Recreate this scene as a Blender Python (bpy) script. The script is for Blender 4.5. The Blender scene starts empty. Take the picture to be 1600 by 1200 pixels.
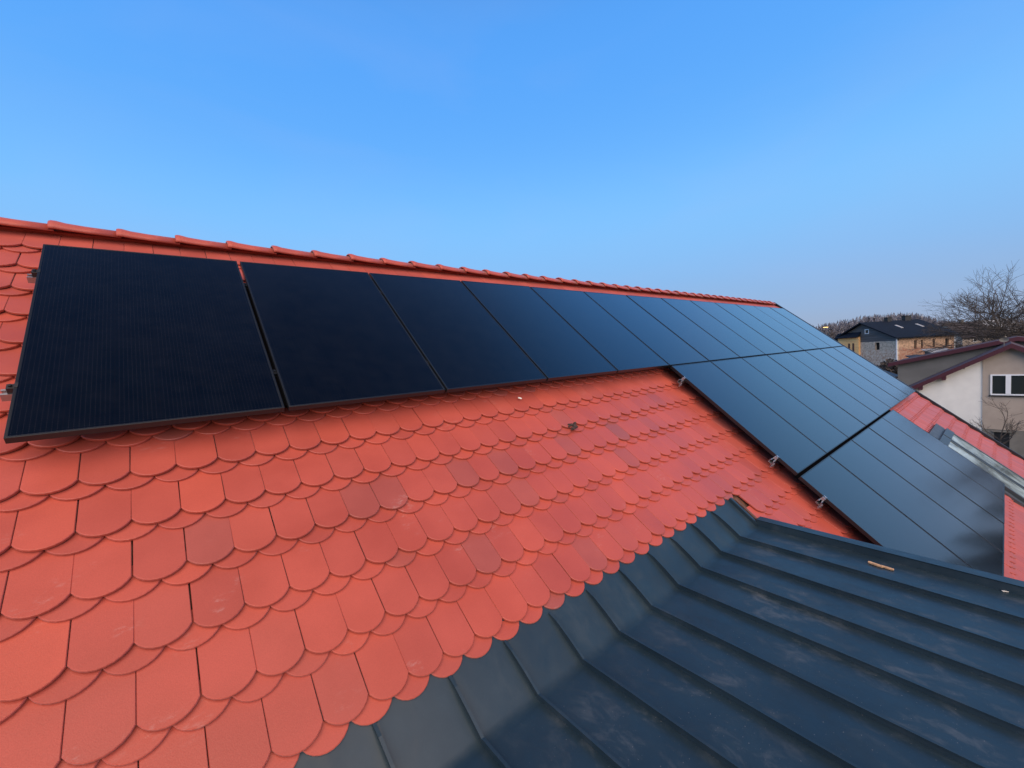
import bpy, math, random
from mathutils import Vector, Matrix
R = math.radians
rnd = random.Random(7)
scene = bpy.context.scene
COL = scene.collection

# ------------------------------------------------------------------ camera
FOC = 641.41
W0 = Vector((0.7661044, -0.6396904, -0.0622918))      # image right, in world
W1 = Vector((-0.0872980, -0.0075460, -0.9961537))     # image down
W2 = Vector((0.6367598, 0.7685957, -0.0616247))       # into the picture
CAM = Vector((0.5633716, -4.0188639, -0.9376727))
cam = bpy.data.objects.new('camera', bpy.data.cameras.new('camera'))
COL.objects.link(cam)
cam.matrix_world = Matrix(((W0.x, -W1.x, -W2.x, CAM.x), (W0.y, -W1.y, -W2.y, CAM.y),
                           (W0.z, -W1.z, -W2.z, CAM.z), (0, 0, 0, 1)))
cam.data.sensor_width = 36.0
cam.data.lens = FOC / 1600 * 36
cam.data.clip_start = 0.05
cam.data.clip_end = 5000
scene.camera = cam

# ------------------------------------------------------------------ sky, afterglow, exposure
SUN_EL, SUN_AZ = 40.0, 240.0           # where the evening glow sits: elevation, degrees ccw from +X
sd = Vector((math.cos(R(SUN_EL)) * math.cos(R(SUN_AZ)), math.cos(R(SUN_EL)) * math.sin(R(SUN_AZ)), math.sin(R(SUN_EL))))
world = bpy.data.worlds.new("World"); scene.world = world
world.use_nodes = True
wn = world.node_tree.nodes; wl = world.node_tree.links
for n in list(wn): wn.remove(n)
sky = wn.new('ShaderNodeTexSky'); sky.sky_type = 'NISHITA'; sky.sun_disc = False
sky.sun_elevation = R(4.0)
sky.sun_rotation = R(90 - SUN_AZ)
sky.air_density = 1.0; sky.dust_density = 0.5; sky.ozone_density = 3.0
geo = wn.new('ShaderNodeTexCoord'); sxyz = wn.new('ShaderNodeSeparateXYZ'); wl.new(geo.outputs['Generated'], sxyz.inputs[0])
SKY_STOPS = [(0.0, (.34, .41, .57)), (.06, (.30, .43, .66)), (.16, (.245, .48, .85)), (.29, (.225, .56, 1.0)), (.42, (.13, .43, .97)), (.56, (.098, .375, .95)), (.66, (.090, .35, .90)), (.80, (.028, .11, .33)), (1.0, (.009, .034, .12))]
rmp = wn.new('ShaderNodeValToRGB'); rmp.color_ramp.interpolation = 'B_SPLINE'
el = rmp.color_ramp.elements
while len(el) < len(SKY_STOPS): el.new(.5)
for i, (p, c) in enumerate(SKY_STOPS): el[i].position = p; el[i].color = (*c, 1)
wl.new(sxyz.outputs['Z'], rmp.inputs[0])
bg = wn.new('ShaderNodeBackground'); bg.inputs['Strength'].default_value = 0.015
bg2 = wn.new('ShaderNodeBackground'); bg2.inputs['Strength'].default_value = 1.0
addn = wn.new('ShaderNodeAddShader')
wo = wn.new('ShaderNodeOutputWorld')
wisp = wn.new('ShaderNodeTexNoise'); wisp.inputs['Scale'].default_value = 2.2; wisp.inputs['Detail'].default_value = 5.0; wisp.inputs['Distortion'].default_value = .6
wmap = wn.new('ShaderNodeMapping'); wmap.inputs['Scale'].default_value = (1, 1, 3.0); wl.new(geo.outputs['Generated'], wmap.inputs[0]); wl.new(wmap.outputs[0], wisp.inputs['Vector'])
wr = wn.new('ShaderNodeMapRange'); wr.inputs[1].default_value = .45; wr.inputs[2].default_value = .75; wr.inputs[3].default_value = 0.0; wr.inputs[4].default_value = .10
wl.new(wisp.outputs['Fac'], wr.inputs[0])
wm = wn.new('ShaderNodeMix'); wm.data_type = 'RGBA'; wm.inputs[7].default_value = (.42, .50, .80, 1)
wl.new(wr.outputs[0], wm.inputs[0]); wl.new(rmp.outputs[0], wm.inputs[6])
wl.new(sky.outputs[0], bg.inputs['Color']); wl.new(wm.outputs[2], bg2.inputs['Color'])
wl.new(bg.outputs[0], addn.inputs[0]); wl.new(bg2.outputs[0], addn.inputs[1]); wl.new(addn.outputs[0], wo.inputs['Surface'])

sun = bpy.data.objects.new('sun', bpy.data.lights.new('sun', 'SUN'))
COL.objects.link(sun)
sun.data.energy = 4.4; sun.data.angle = R(84); sun.data.color = (1.0, 0.76, 0.54)
sun.rotation_euler = sd.to_track_quat('Z', 'Y').to_euler()
vs = scene.view_settings
vs.view_transform = 'Standard'; vs.look = 'None'; vs.exposure = 0.0; vs.gamma = 1.0; vs.use_curve_mapping = False
scene.render.engine = 'CYCLES'

# ------------------------------------------------------------------ helpers
TH = R(40.5)
SV = Vector((0, -math.cos(TH), -math.sin(TH)))        # down the slope
NR = Vector((0, -math.sin(TH), math.cos(TH)))         # out of the slope
GROUND = -9.3
def rp(u, v, h): return Vector((u, 0, 0)) + SV * v + NR * h    # point on the roof: along, down, out
def at(px, py, d): return CAM + (W0 * ((px - 800) / FOC) + W1 * ((py - 600) / FOC) + W2) * d

class MB:
    def __init__(s): s.v = []; s.f = []; s.att = []
    def add(s, vs_, fs, a=None):
        o = len(s.v); s.v.extend([tuple(p) for p in vs_]); s.f.extend([tuple(i + o for i in f) for f in fs])
        if a is not None: s.att.extend([a] * len(vs_))
    def hexa(s, p, a=None):            # 8 points: bottom loop 0-3, top loop 4-7
        s.add(p, [(3, 2, 1, 0), (4, 5, 6, 7), (0, 1, 5, 4), (1, 2, 6, 5), (2, 3, 7, 6), (3, 0, 4, 7)], a)
    def box(s, x0, x1, y0, y1, z0, z1, fn=None, a=None):
        p = [(x0, y0, z0), (x1, y0, z0), (x1, y1, z0), (x0, y1, z0), (x0, y0, z1), (x1, y0, z1), (x1, y1, z1), (x0, y1, z1)]
        if fn: p = [fn(*q) for q in p]
        s.hexa(p, a)
    def prism(s, poly, d0, d1, fn, a=None):   # poly of (a,b), extruded from d0 to d1 by fn(a,b,d)
        n = len(poly)
        p = [fn(x, y, d0) for x, y in poly] + [fn(x, y, d1) for x, y in poly]
        fs = [tuple(range(n - 1, -1, -1)), tuple(range(n, 2 * n))] + [(i, (i + 1) % n, n + (i + 1) % n, n + i) for i in range(n)]
        s.add(p, fs, a)
    def tube(s, a, b, ra, rb, n=5, cap=False):
        a = Vector(a); b = Vector(b); d = (b - a)
        if d.length < 1e-6: return
        d.normalize(); q = d.orthogonal().normalized(); w = d.cross(q)
        ps = []
        for c, r in ((a, ra), (b, rb)):
            for i in range(n):
                t = 2 * math.pi * i / n
                ps.append(c + (q * math.cos(t) + w * math.sin(t)) * r)
        fs = [(i, (i + 1) % n, n + (i + 1) % n, n + i) for i in range(n)]
        if cap: fs += [tuple(range(n - 1, -1, -1)), tuple(range(n, 2 * n))]
        s.add(ps, fs)
    def build(s, name, m, parent=None, smooth=False, bevel=0, origin=None):
        me = bpy.data.meshes.new(name)
        vv = s.v
        if origin is not None:
            o0 = Vector(origin); vv = [tuple(Vector(p) - o0) for p in s.v]
        me.from_pydata(vv, [], s.f); me.materials.append(m)
        if s.att and len(s.att) == len(s.v):
            at_ = me.attributes.new('tone', 'FLOAT_VECTOR', 'POINT')
            flat = []
            for t in s.att: flat.extend(t)
            at_.data.foreach_set('vector', flat)
        if smooth: me.polygons.foreach_set('use_smooth', [True] * len(me.polygons))
        me.update()
        o = bpy.data.objects.new(name, me); COL.objects.link(o)
        if origin is not None: o.location = origin
        if parent: o.parent = parent
        if bevel:
            b = o.modifiers.new('bevel', 'BEVEL'); b.width = bevel; b.segments = 2; b.limit_method = 'ANGLE'
        return o

def tag(o, label=None, cat=None, group=None, kind=None):
    if label: o['label'] = label
    if cat: o['category'] = cat
    if group: o['group'] = group
    if kind: o['kind'] = kind
    return o
def thing(name, loc, label, cat, group=None):
    o = bpy.data.objects.new(name, None); COL.objects.link(o); o.location = loc; o.empty_display_size = .2
    return tag(o, label, cat, group)
def part(mb, name, m, root, smooth=False, bevel=0):     # mesh given in world coordinates, parented to an Empty at root.location
    o = mb.build(name, m, None, smooth, bevel)
    p = root; off = Vector((0, 0, 0))
    while p is not None: off += Vector(p.location); p = p.parent
    o.parent = root; o.location = -off
    return o

# ------------------------------------------------------------------ materials
def mat(name, col=(.5, .5, .5), rough=.6, metal=0, noise=0, nscale=5, bump=0, bscale=40, spec=.5, col2=None, stretch=None):
    m = bpy.data.materials.new(name); m.use_nodes = True
    nt = m.node_tree; b = nt.nodes['Principled BSDF']
    b.inputs['Base Color'].default_value = (*col, 1); b.inputs['Roughness'].default_value = rough
    b.inputs['Metallic'].default_value = metal; b.inputs['Specular IOR Level'].default_value = spec
    tc = nt.nodes.new('ShaderNodeTexCoord'); src = tc.outputs['Object']
    if stretch:
        mp = nt.nodes.new('ShaderNodeMapping'); mp.inputs['Scale'].default_value = stretch
        nt.links.new(src, mp.inputs[0]); src = mp.outputs[0]
    if noise:
        t = nt.nodes.new('ShaderNodeTexNoise'); t.inputs['Scale'].default_value = nscale; t.inputs['Detail'].default_value = 6
        nt.links.new(src, t.inputs['Vector'])
        r = nt.nodes.new('ShaderNodeValToRGB')
        c2 = col2 or tuple(min(1, c * (1 + noise)) for c in col)
        c1 = col if col2 else tuple(c * (1 - noise) for c in col)
        r.color_ramp.elements[0].position = .36; r.color_ramp.elements[0].color = (*c1, 1)
        r.color_ramp.elements[1].position = .64; r.color_ramp.elements[1].color = (*c2, 1)
        nt.links.new(t.outputs['Fac'], r.inputs[0]); nt.links.new(r.outputs[0], b.inputs['Base Color'])
    if bump:
        t = nt.nodes.new('ShaderNodeTexNoise'); t.inputs['Scale'].default_value = bscale; t.inputs['Detail'].default_value = 4
        nt.links.new(src, t.inputs['Vector'])
        bp = nt.nodes.new('ShaderNodeBump'); bp.inputs['Strength'].default_value = bump; bp.inputs['Distance'].default_value = .01
        nt.links.new(t.outputs['Fac'], bp.inputs['Height']); nt.links.new(bp.outputs[0], b.inputs['Normal'])
    return m
def nd(nt, kind, **kw):
    n = nt.nodes.new(kind)
    for k, v in kw.items():
        if k in n.inputs.keys(): n.inputs[k].default_value = v
        else: setattr(n, k, v)
    return n
def mixc(nt, fac, a, b, blend='MIX'):
    n = nt.nodes.new('ShaderNodeMix'); n.data_type = 'RGBA'; n.blend_type = blend
    for sock, val in ((n.inputs[0], fac), (n.inputs[6], a), (n.inputs[7], b)):
        if isinstance(val, (int, float)): sock.default_value = val
        elif isinstance(val, tuple): sock.default_value = (*val, 1)
        else: nt.links.new(val, sock)
    return n.outputs[2]
def math_(nt, op, a, b=0, c=0):
    n = nt.nodes.new('ShaderNodeMath'); n.operation = op
    for i, val in enumerate((a, b, c)):
        if isinstance(val, (int, float)): n.inputs[i].default_value = val
        else: nt.links.new(val, n.inputs[i])
    return n.outputs[0]
def ramp(nt, fac, stops):
    r = nt.nodes.new('ShaderNodeValToRGB'); e = r.color_ramp.elements
    while len(e) < len(stops): e.new(.5)
    for i, (p, c) in enumerate(stops):
        e[i].position = p; e[i].color = (*c, 1) if isinstance(c, tuple) else (c, c, c, 1)
    nt.links.new(fac, r.inputs[0]); return r.outputs[0]

def tile_material():
    m = mat('clay_tile', rough=.5); nt = m.node_tree; b = nt.nodes['Principled BSDF']; L = nt.links
    b.inputs['Sheen Weight'].default_value = .15; b.inputs['Sheen Roughness'].default_value = .4
    at_ = nd(nt, 'ShaderNodeAttribute', attribute_name='tone')
    sp = nd(nt, 'ShaderNodeSeparateXYZ'); L.new(at_.outputs['Vector'], sp.inputs[0])
    tc = nd(nt, 'ShaderNodeTexCoord')
    base = ramp(nt, sp.outputs['X'], [(0, (.42, .071, .048)), (.5, (.475, .080, .052)), (1, (.54, .090, .053))])
    dark = mixc(nt, sp.outputs['Y'], base, (.25, .085, .075))
    fine = nd(nt, 'ShaderNodeTexNoise', Scale=260.0, Detail=3.0); L.new(tc.outputs['Object'], fine.inputs['Vector'])
    dark = mixc(nt, .5, dark, ramp(nt, fine.outputs['Fac'], [(.3, .72), (.7, 1.0)]), 'MULTIPLY')
    bign = nd(nt, 'ShaderNodeTexNoise', Scale=3.2, Detail=5.0); L.new(tc.outputs['Object'], bign.inputs['Vector'])
    dark = mixc(nt, .5, dark, ramp(nt, bign.outputs['Fac'], [(.35, .78), (.62, 1.0)]), 'MULTIPLY')
    # mortar dust rubbed on some tiles
    mpn = nd(nt, 'ShaderNodeMapping'); mpn.inputs['Scale'].default_value = (26, 60, 60); mpn.inputs['Rotation'].default_value = (0.3, .2, .5)
    L.new(tc.outputs['Object'], mpn.inputs[0])
    scr = nd(nt, 'ShaderNodeTexNoise', Scale=1.0, Detail=8.0, Roughness=.75); L.new(mpn.outputs[0], scr.inputs['Vector'])
    reg = nd(nt, 'ShaderNodeTexNoise', Scale=5.5, Detail=2.0); L.new(tc.outputs['Object'], reg.inputs['Vector'])
    f1 = ramp(nt, scr.outputs['Fac'], [(.52, 0.0), (.72, 1.0)])
    f2 = ramp(nt, reg.outputs['Fac'], [(.60, 0.0), (.72, 1.0)])
    f = math_(nt, 'MULTIPLY', f1, f2)
    f = math_(nt, 'MULTIPLY', f, math_(nt, 'MULTIPLY_ADD', sp.outputs['Z'], .42, .05))
    colr = mixc(nt, f, dark, (.62, .50, .46))
    L.new(colr, b.inputs['Base Color'])
    rg = ramp(nt, bign.outputs['Fac'], [(.3, .38), (.7, .55)]); L.new(rg, b.inputs['Roughness'])
    bp = nd(nt, 'ShaderNodeBump', Strength=.5, Distance=.0010); L.new(fine.outputs['Fac'], bp.inputs['Height']); L.new(bp.outputs[0], b.inputs['Normal'])
    return m

def glass_panel_material():
    m = mat('solar_glass', rough=.11); nt = m.node_tree; b = nt.nodes['Principled BSDF']; L = nt.links
    tc = nd(nt, 'ShaderNodeTexCoord'); sp = nd(nt, 'ShaderNodeSeparateXYZ'); L.new(tc.outputs['Object'], sp.inputs[0])
    # object space: x across (6 cells), y along (20 half cells)
    def line(sock, pitch, off, w):
        a = math_(nt, 'ADD', sock, off); a = math_(nt, 'DIVIDE', a, pitch); a = math_(nt, 'FRACT', a)
        a = math_(nt, 'SUBTRACT', a, .5); a = math_(nt, 'ABSOLUTE', a)
        return math_(nt, 'GREATER_THAN', a, .5 - w / pitch / 2)
    cellx = line(sp.outputs['X'], .169, 0.0, .003)
    celly = line(sp.outputs['Y'], .0855, 0.0, .0022)
    bus = line(sp.outputs['X'], .0169, 0.0, .0011)
    dots = line(sp.outputs['Y'], .0142, 0.0, .0045)
    nz = nd(nt, 'ShaderNodeTexNoise', Scale=2.3, Detail=3.0); L.new(tc.outputs['Object'], nz.inputs['Vector'])
    base = ramp(nt, nz.outputs['Fac'], [(.3, (.0010, .0019, .0042)), (.7, (.0013, .0026, .0056))])
    c = mixc(nt, math_(nt, 'MULTIPLY', bus, .12), base, (.022, .022, .028))
    c = mixc(nt, math_(nt, 'MULTIPLY', math_(nt, 'MULTIPLY', bus, dots), .50), c, (.06, .05, .06))
    c = mixc(nt, math_(nt, 'MULTIPLY', math_(nt, 'MAXIMUM', cellx, celly), .7), c, (.002, .002, .004))
    # light dust
    d = nd(nt, 'ShaderNodeTexNoise', Scale=7.0, Detail=8.0, Roughness=.7); L.new(tc.outputs['Object'], d.inputs['Vector'])
    df = ramp(nt, d.outputs['Fac'], [(.4, 0.0), (.8, .012)])
    c = mixc(nt, df, c, (.25, .25, .25))
    L.new(c, b.inputs['Base Color'])
    L.new(ramp(nt, d.outputs['Fac'], [(.3, .10), (.75, .17)]), b.inputs['Roughness'])
    b.inputs['IOR'].default_value = 1.34
    b.inputs['Coat Weight'].default_value = .68; b.inputs['Coat IOR'].default_value = 1.36; b.inputs['Coat Roughness'].default_value = .10
    b.inputs['Sheen Weight'].default_value = .14; b.inputs['Sheen Roughness'].default_value = .3
    fine = nd(nt, 'ShaderNodeTexNoise', Scale=380.0, Detail=1.0); L.new(tc.outputs['Object'], fine.inputs['Vector'])
    bp = nd(nt, 'ShaderNodeBump', Strength=.05, Distance=.0005); L.new(fine.outputs['Fac'], bp.inputs['Height']); L.new(bp.outputs[0], b.inputs['Normal'])
    return m

def seam_metal_material():
    m = mat('painted_steel', rough=.4); nt = m.node_tree; b = nt.nodes['Principled BSDF']; L = nt.links
    tc = nd(nt, 'ShaderNodeTexCoord')
    n1 = nd(nt, 'ShaderNodeTexNoise', Scale=2.6, Detail=7.0, Roughness=.62); L.new(tc.outputs['Object'], n1.inputs['Vector'])
    n2 = nd(nt, 'ShaderNodeTexNoise', Scale=9.0, Detail=9.0, Roughness=.68, Distortion=.4); mp2 = nd(nt, 'ShaderNodeMapping'); mp2.inputs['Scale'].default_value = (1.25, .75, 1); mp2.inputs['Rotation'].default_value = (0, 0, .5); L.new(tc.outputs['Object'], mp2.inputs[0]); L.new(mp2.outputs[0], n2.inputs['Vector'])
    at_ = nd(nt, 'ShaderNodeAttribute', attribute_name='tone'); sp = nd(nt, 'ShaderNodeSeparateXYZ'); L.new(at_.outputs['Vector'], sp.inputs[0])
    base = ramp(nt, n1.outputs['Fac'], [(.35, (.013, .028, .042)), (.65, (.019, .038, .054))])
    dust = math_(nt, 'MULTIPLY', ramp(nt, n2.outputs['Fac'], [(.50, 0.0), (.78, 1.0)]), ramp(nt, n1.outputs['Fac'], [(.40, 0.0), (.66, 1.0)]))
    dust = math_(nt, 'MULTIPLY', dust, math_(nt, 'MULTIPLY_ADD', sp.outputs['X'], .48, .03))
    c = mixc(nt, dust, base, (.20, .22, .24))
    b.inputs['Specular IOR Level'].default_value = .38; b.inputs['Coat Weight'].default_value = .10; b.inputs['Coat Roughness'].default_value = .30; b.inputs['Coat IOR'].default_value = 1.5
    n3 = nd(nt, 'ShaderNodeTexNoise', Scale=120.0, Detail=3.0); L.new(tc.outputs['Object'], n3.inputs['Vector'])
    spk = ramp(nt, n3.outputs['Fac'], [(.70, 0.0), (.76, .5)])
    c = mixc(nt, math_(nt, 'MULTIPLY', spk, sp.outputs['X']), c, (.35, .34, .33))
    L.new(c, b.inputs['Base Color'])
    L.new(ramp(nt, n2.outputs['Fac'], [(.3, .30), (.7, .55)]), b.inputs['Roughness'])
    bp = nd(nt, 'ShaderNodeBump', Strength=.15, Distance=.01); L.new(n1.outputs['Fac'], bp.inputs['Height']); L.new(bp.outputs[0], b.inputs['Normal'])
    return m

M = {}
M['tile'] = tile_material()
M['pv'] = glass_panel_material()
M['steel'] = seam_metal_material()
M['frame'] = mat('black_anodised', (.012, .014, .017), .30, .1, spec=.5)
M['alu'] = mat('aluminium', (.42, .43, .45), .42, 1.0)
M['trim'] = mat('black_trim', (.014, .015, .018), .45)
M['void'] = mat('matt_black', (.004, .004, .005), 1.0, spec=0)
M['wood'] = mat('raw_wood', (.50, .31, .17), .7, noise=.25, nscale=30)
M['board'] = mat('brown_board', (.11, .050, .03), .7, noise=.3, nscale=30)
M['chip'] = mat('pale_chip', (.75, .72, .66), .6)
M['dirt'] = mat('dark_dirt', (.05, .03, .025), .9, noise=.4, nscale=80)
M['plaster'] = mat('cream_render', (.62, .55, .45), .85, noise=.06, nscale=4)
M['window_glass'] = mat('window_glass', (.02, .025, .025), .06)
M['roof_glass'] = mat('roof_glass', (.28, .36, .37), .05, noise=.6, nscale=3, spec=1.0)
M['grey_frame'] = mat('grey_frame', (.05, .065, .075), .35, .3)
M['zinc'] = mat('grey_flashing', (.08, .095, .11), .5, .4, noise=.2, nscale=12)

# ------------------------------------------------------------------ our house
H = -0.15                        # tile surface below the panel plane
V_RIDGE = -0.5417
V_EAVE = 7.45
U0, U1 = -4.6, 14.8291             # gable ends
V_CUT = 3.3473                    # where the tiles stop over the low metal roof
U_CUT = 4.3556
house = thing('tiled_house', (5, -2, GROUND), 'house with a red beaver-tail tiled roof carrying solar panels and a dark metal low roof', 'house')

def tiles():
    mb = MB()
    TW, TP, VP = 0.1720, .0, 0.2737
    n = 9
    sag = .0525; hw = 0.0847
    r = (hw * hw + sag * sag) / (2 * sag)
    a0 = math.asin(hw / r)
    arcpts = [(r * math.sin(-a0 + 2 * a0 * i / n), (r * math.cos(-a0 + 2 * a0 * i / n)) - (r - sag)) for i in range(n + 1)]
    arcpts[0] = (-hw, 0); arcpts[-1] = (hw, 0)
    dark = {}
    k0 = int(math.ceil((V_RIDGE + .10 - 2.5080) / VP)); k1 = int((V_EAVE - 2.5080) / VP)
    forced = [(552, 780), (606, 775), (326, 838), (872, 652), (890, 690), (785, 720), (725, 740), (840, 770), (745, 855), (985, 640)]
    fc = []
    for px, py in forced:
        rd = W0 * ((px - 800) / FOC) + W1 * ((py - 600) / FOC) + W2
        lam = (H - CAM.dot(NR)) / rd.dot(NR); P = CAM + rd * lam; fc.append((P.x, P.dot(SV)))
    for k in range(k0, k1 + 1):
        vt = 2.5080 + VP * k
        for layer in (0, 1):
            tipv = vt + (.047 if layer else 0)
            off = 0.3773 + (0 if layer else TW / 2)
            j0 = int(math.floor((U0 - off) / TW)); j1 = int(math.ceil((U1 - off) / TW))
            for j in range(j0, j1 + 1):
                uc = off + j * TW
                if uc - TW / 2 < U0 - .02 or uc > U1 + .0: continue
                if tipv > V_CUT + .05 and uc < U_CUT + .08: continue
                jr = rnd.gauss(0, .0035); du = rnd.gauss(0, .0008); dv = rnd.gauss(0, .0016); dh = rnd.gauss(0, .0008)
                top_h = H + (-.0145 if layer else 0) + dh
                back = .30 if layer == 0 else .16
                slope = .029 / .225
                pts = [(-hw, -back + sag)] + [(x, y) for x, y in arcpts] + [(hw, -back + sag)]
                # local y=0 is the arc start, y=sag the tip
                def tr(x, y, h):
                    xx = x * math.cos(jr) - (y) * math.sin(jr); yy = x * math.sin(jr) + y * math.cos(jr)
                    return rp(min(uc + xx + du, U1 + .02), tipv - sag + yy + dv, h)
                cx, cy = 0, -.06
                ring = []
                b = .0022
                for (x, y) in pts:
                    ring.append(tr(x, y, top_h - (sag - y) * slope - b * 1.0))
                inner = []
                for (x, y) in pts:
                    f = Vector((x - cx, y - cy)); l = f.length; f = f * ((l - b * 1.3) / l)
                    inner.append(tr(f.x + cx, f.y + cy, top_h - (sag - y) * slope))
                low = [tr(x, y, top_h - (sag - y) * slope - .0135) for (x, y) in pts]
                N = len(pts)
                x_ = rnd.random()
                x_ = min(1, max(0, rnd.gauss(.5, .20)))
                dk = 0.0
                if rnd.random() < .030: dk = rnd.uniform(.22, .5)
                elif rnd.random() < .12: dk = rnd.uniform(.03, .15)
                if layer == 0:
                    for (fu, fv) in fc:
                        if abs(uc - fu) < TW / 2 and -.06 < (tipv - .11 - fv) + .0 < .21: dk = .34
                a = (x_, dk, rnd.random() ** 1.5)
                o = len(mb.v)
                fs = [tuple(range(N, 2 * N))]
                for i in range(N - 1):
                    fs.append((i, i + 1, N + i + 1, N + i)); fs.append((2 * N + i, 2 * N + i + 1, i + 1, i))
                mb.add(ring + inner + low, fs, a)
    return mb
troof = tiles().build('tiled_roof', M['tile'])
def adopt(o, root):
    p = root; off = Vector((0, 0, 0))
    while p is not None: off += Vector(p.location); p = p.parent
    o.parent = root; o.location = Vector(o.location) - off
    return o
adopt(troof, house); troof['label'] = 'red round-ended beaver-tail clay tiles laid in double courses'

# deck under the tiles, back slope
mb = MB()
mb.prism([(V_RIDGE, H - .055), (V_EAVE - .05, H - .055), (V_EAVE - .05, H - .20), (V_RIDGE, H - .20)], U0 + .03, U1 - .03, lambda a, b, d: rp(d, a, b))
part(mb, 'roof_deck', M['board'], house)
RY = (SV * V_RIDGE + NR * H).y; RZ = (SV * V_RIDGE + NR * H).z
def back(u, v, h):               # mirrored slope
    p = rp(u, v, h); return Vector((p.x, 2 * RY - p.y, p.z))
mb = MB()
rows = int((V_EAVE - V_RIDGE) / .2697)
for k in range(rows):
    v0 = V_RIDGE + k * .2697
    mb.prism([(v0, H - .03), (v0 + .29, H), (v0 + .29, H - .015), (v0, H - .045)], U0, U1 - .02, lambda a, b, d: back(d, a, b), (.5, 0, 0))
part(mb, 'rear_slope', M['tile'], house)

# ridge tiles
def ridge_tile():
    mb = MB(); n = 9; Ln = .385
    secs = [(0, .121, .0), (.012, .128, .0), (.035, .128, 0), (.085, .117, 0), (.19, .110, 0), (Ln, .106, 0)]
    rings = []
    for x, r, _ in secs:
        ring = []
        for i in range(n + 1):
            t = R(14) + R(152) * i / n
            ring.append((x, -r * math.cos(t) * 1.0, r * .86 * math.sin(t) - .03 - x * .022))
        rings.append(ring)
    inn = []
    for x, r, _ in secs:
        inn.append([(x, -(r - .014) * math.cos(R(14) + R(152) * i / n), (r - .014) * .86 * math.sin(R(14) + R(152) * i / n) - .03 - x * .022) for i in range(n + 1)])
    vs_ = [p for g in rings for p in g] + [p for g in inn for p in g]
    fs = []; m_ = n + 1; K = len(secs)
    for a in range(K - 1):
        for i in range(n):
            fs.append((a * m_ + i, a * m_ + i + 1, (a + 1) * m_ + i + 1, (a + 1) * m_ + i))
            o = K * m_; fs.append((o + a * m_ + i + 1, o + a * m_ + i, o + (a + 1) * m_ + i, o + (a + 1) * m_ + i + 1))
    o = K * m_
    for a in (0, K - 1):
        for i in range(n): fs.append((a * m_ + i + 1, a * m_ + i, o + a * m_ + i, o + a * m_ + i + 1) if a == 0 else (a * m_ + i, a * m_ + i + 1, o + a * m_ + i + 1, o + a * m_ + i))
    for i in (0, n):
        for a in range(K - 1): fs.append((a * m_ + i, (a + 1) * m_ + i, o + (a + 1) * m_ + i, o + a * m_ + i))
    mb.add(vs_, fs, (.5, 0, .2))
    return mb
rt0 = ridge_tile()
cnt = 0
proto_rt = []
for q in range(4):
    rt0.att = [(rnd.uniform(.3, .8), rnd.uniform(0, .12), rnd.random())] * len(rt0.v)
    proto_rt.append(rt0.build('ridge_tile', M['tile'], smooth=True))
RP = 0.3588
u = -0.0185 - 13 * RP
while u < U1 - .2:
    src = proto_rt[cnt % 4]
    o = src if cnt < 4 else src.copy()
    if cnt >= 4: COL.objects.link(o)
    o.location = (u, RY + rnd.gauss(0, .001), RZ - .028 + rnd.gauss(0, .0022)); o.rotation_euler = (0, 0, rnd.gauss(0, .004))
    adopt(o, house)
    cnt += 1; u += RP

# verge trims
for nm, ua, ub in (('verge_trim', U1 + .0, U1 + .07), ('verge_trim', U0 - .07, U0)):
    mb = MB()
    mb.prism([(ua, H + .035), (ub, H + .035), (ub, H - .26), (ua, H - .26)], V_RIDGE - .02, V_EAVE, lambda a, b, d: rp(a, d, b))
    mb.prism([(ua, H + .035), (ub, H + .035), (ub, H - .26), (ua, H - .26)], V_RIDGE - .02, V_EAVE, lambda a, b, d: back(a, d, b))
    part(mb, nm, M['trim'], house)

# walls
ye = rp(0, V_EAVE, H).y; ze = rp(0, V_EAVE, H).z
mb = MB()
yw = ye + .45; yb = 2 * RY - yw
poly = [(yw, GROUND - .2), (yb, GROUND - .2), (yb, ze + .1), (RY, RZ - .45), (yw, ze + .1)]
mb.prism(poly, U0 + .15, U0 + .5, lambda a, b, d: (d, a, b)); mb.prism(poly, U1 - .5, U1 - .12, lambda a, b, d: (d, a, b))
mb.box(U0 + .5, U1 - .5, yw, yw + .3, GROUND - .2, ze + .1); mb.box(U0 + .5, U1 - .5, yb - .3, yb, GROUND - .2, ze + .1)
part(mb, 'wall', M['plaster'], house)

# ---- low standing-seam roof --------------------------------------------------
HM = H - .028
V_F = 3.6447
FOLD = rp(0, V_F, HM)
LOW_END = -5.75
LA = math.tan(R(1.0))
def lowpt(u, s, h):              # s metres along the sheet measured from the fold; negative = up on the main slope
    if s <= 0: return rp(u, V_F + s, HM + h)
    y = FOLD.y - s
    return Vector((u, y, FOLD.z - s * LA + h))
seams = [-3.3 + .3125 * i for i in range(16)]
seams = [s for s in seams if s < 1.2] + [1.4145, 1.7321, 2.0427, 2.3522, 2.6739, 2.9936, 3.3021, 3.6228, 3.9669, 4.3170]
seams = [s for i, s in enumerate(seams) if i == 0 or s - seams[i - 1] > .15]
smax = FOLD.y - LOW_END
mb = MB()
U_L = seams[0]; U_R = seams[-1]
ss = [-.42, -.3, -.2, -.1, -.03, 0.0, .03] + [.1 + .1 * i for i in range(int((smax - .1) / .1) + 1)]
import mathutils
def wav(u, s, p):
    q = mathutils.noise.noise(Vector((u * 2.1 + p * 3.7, s * 1.7, p * 1.3)))
    q2 = mathutils.noise.noise(Vector((u * 6.0, s * 5.0, 9.1 + p)))
    return q * .0035 + q2 * .0010
cols = []
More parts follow.
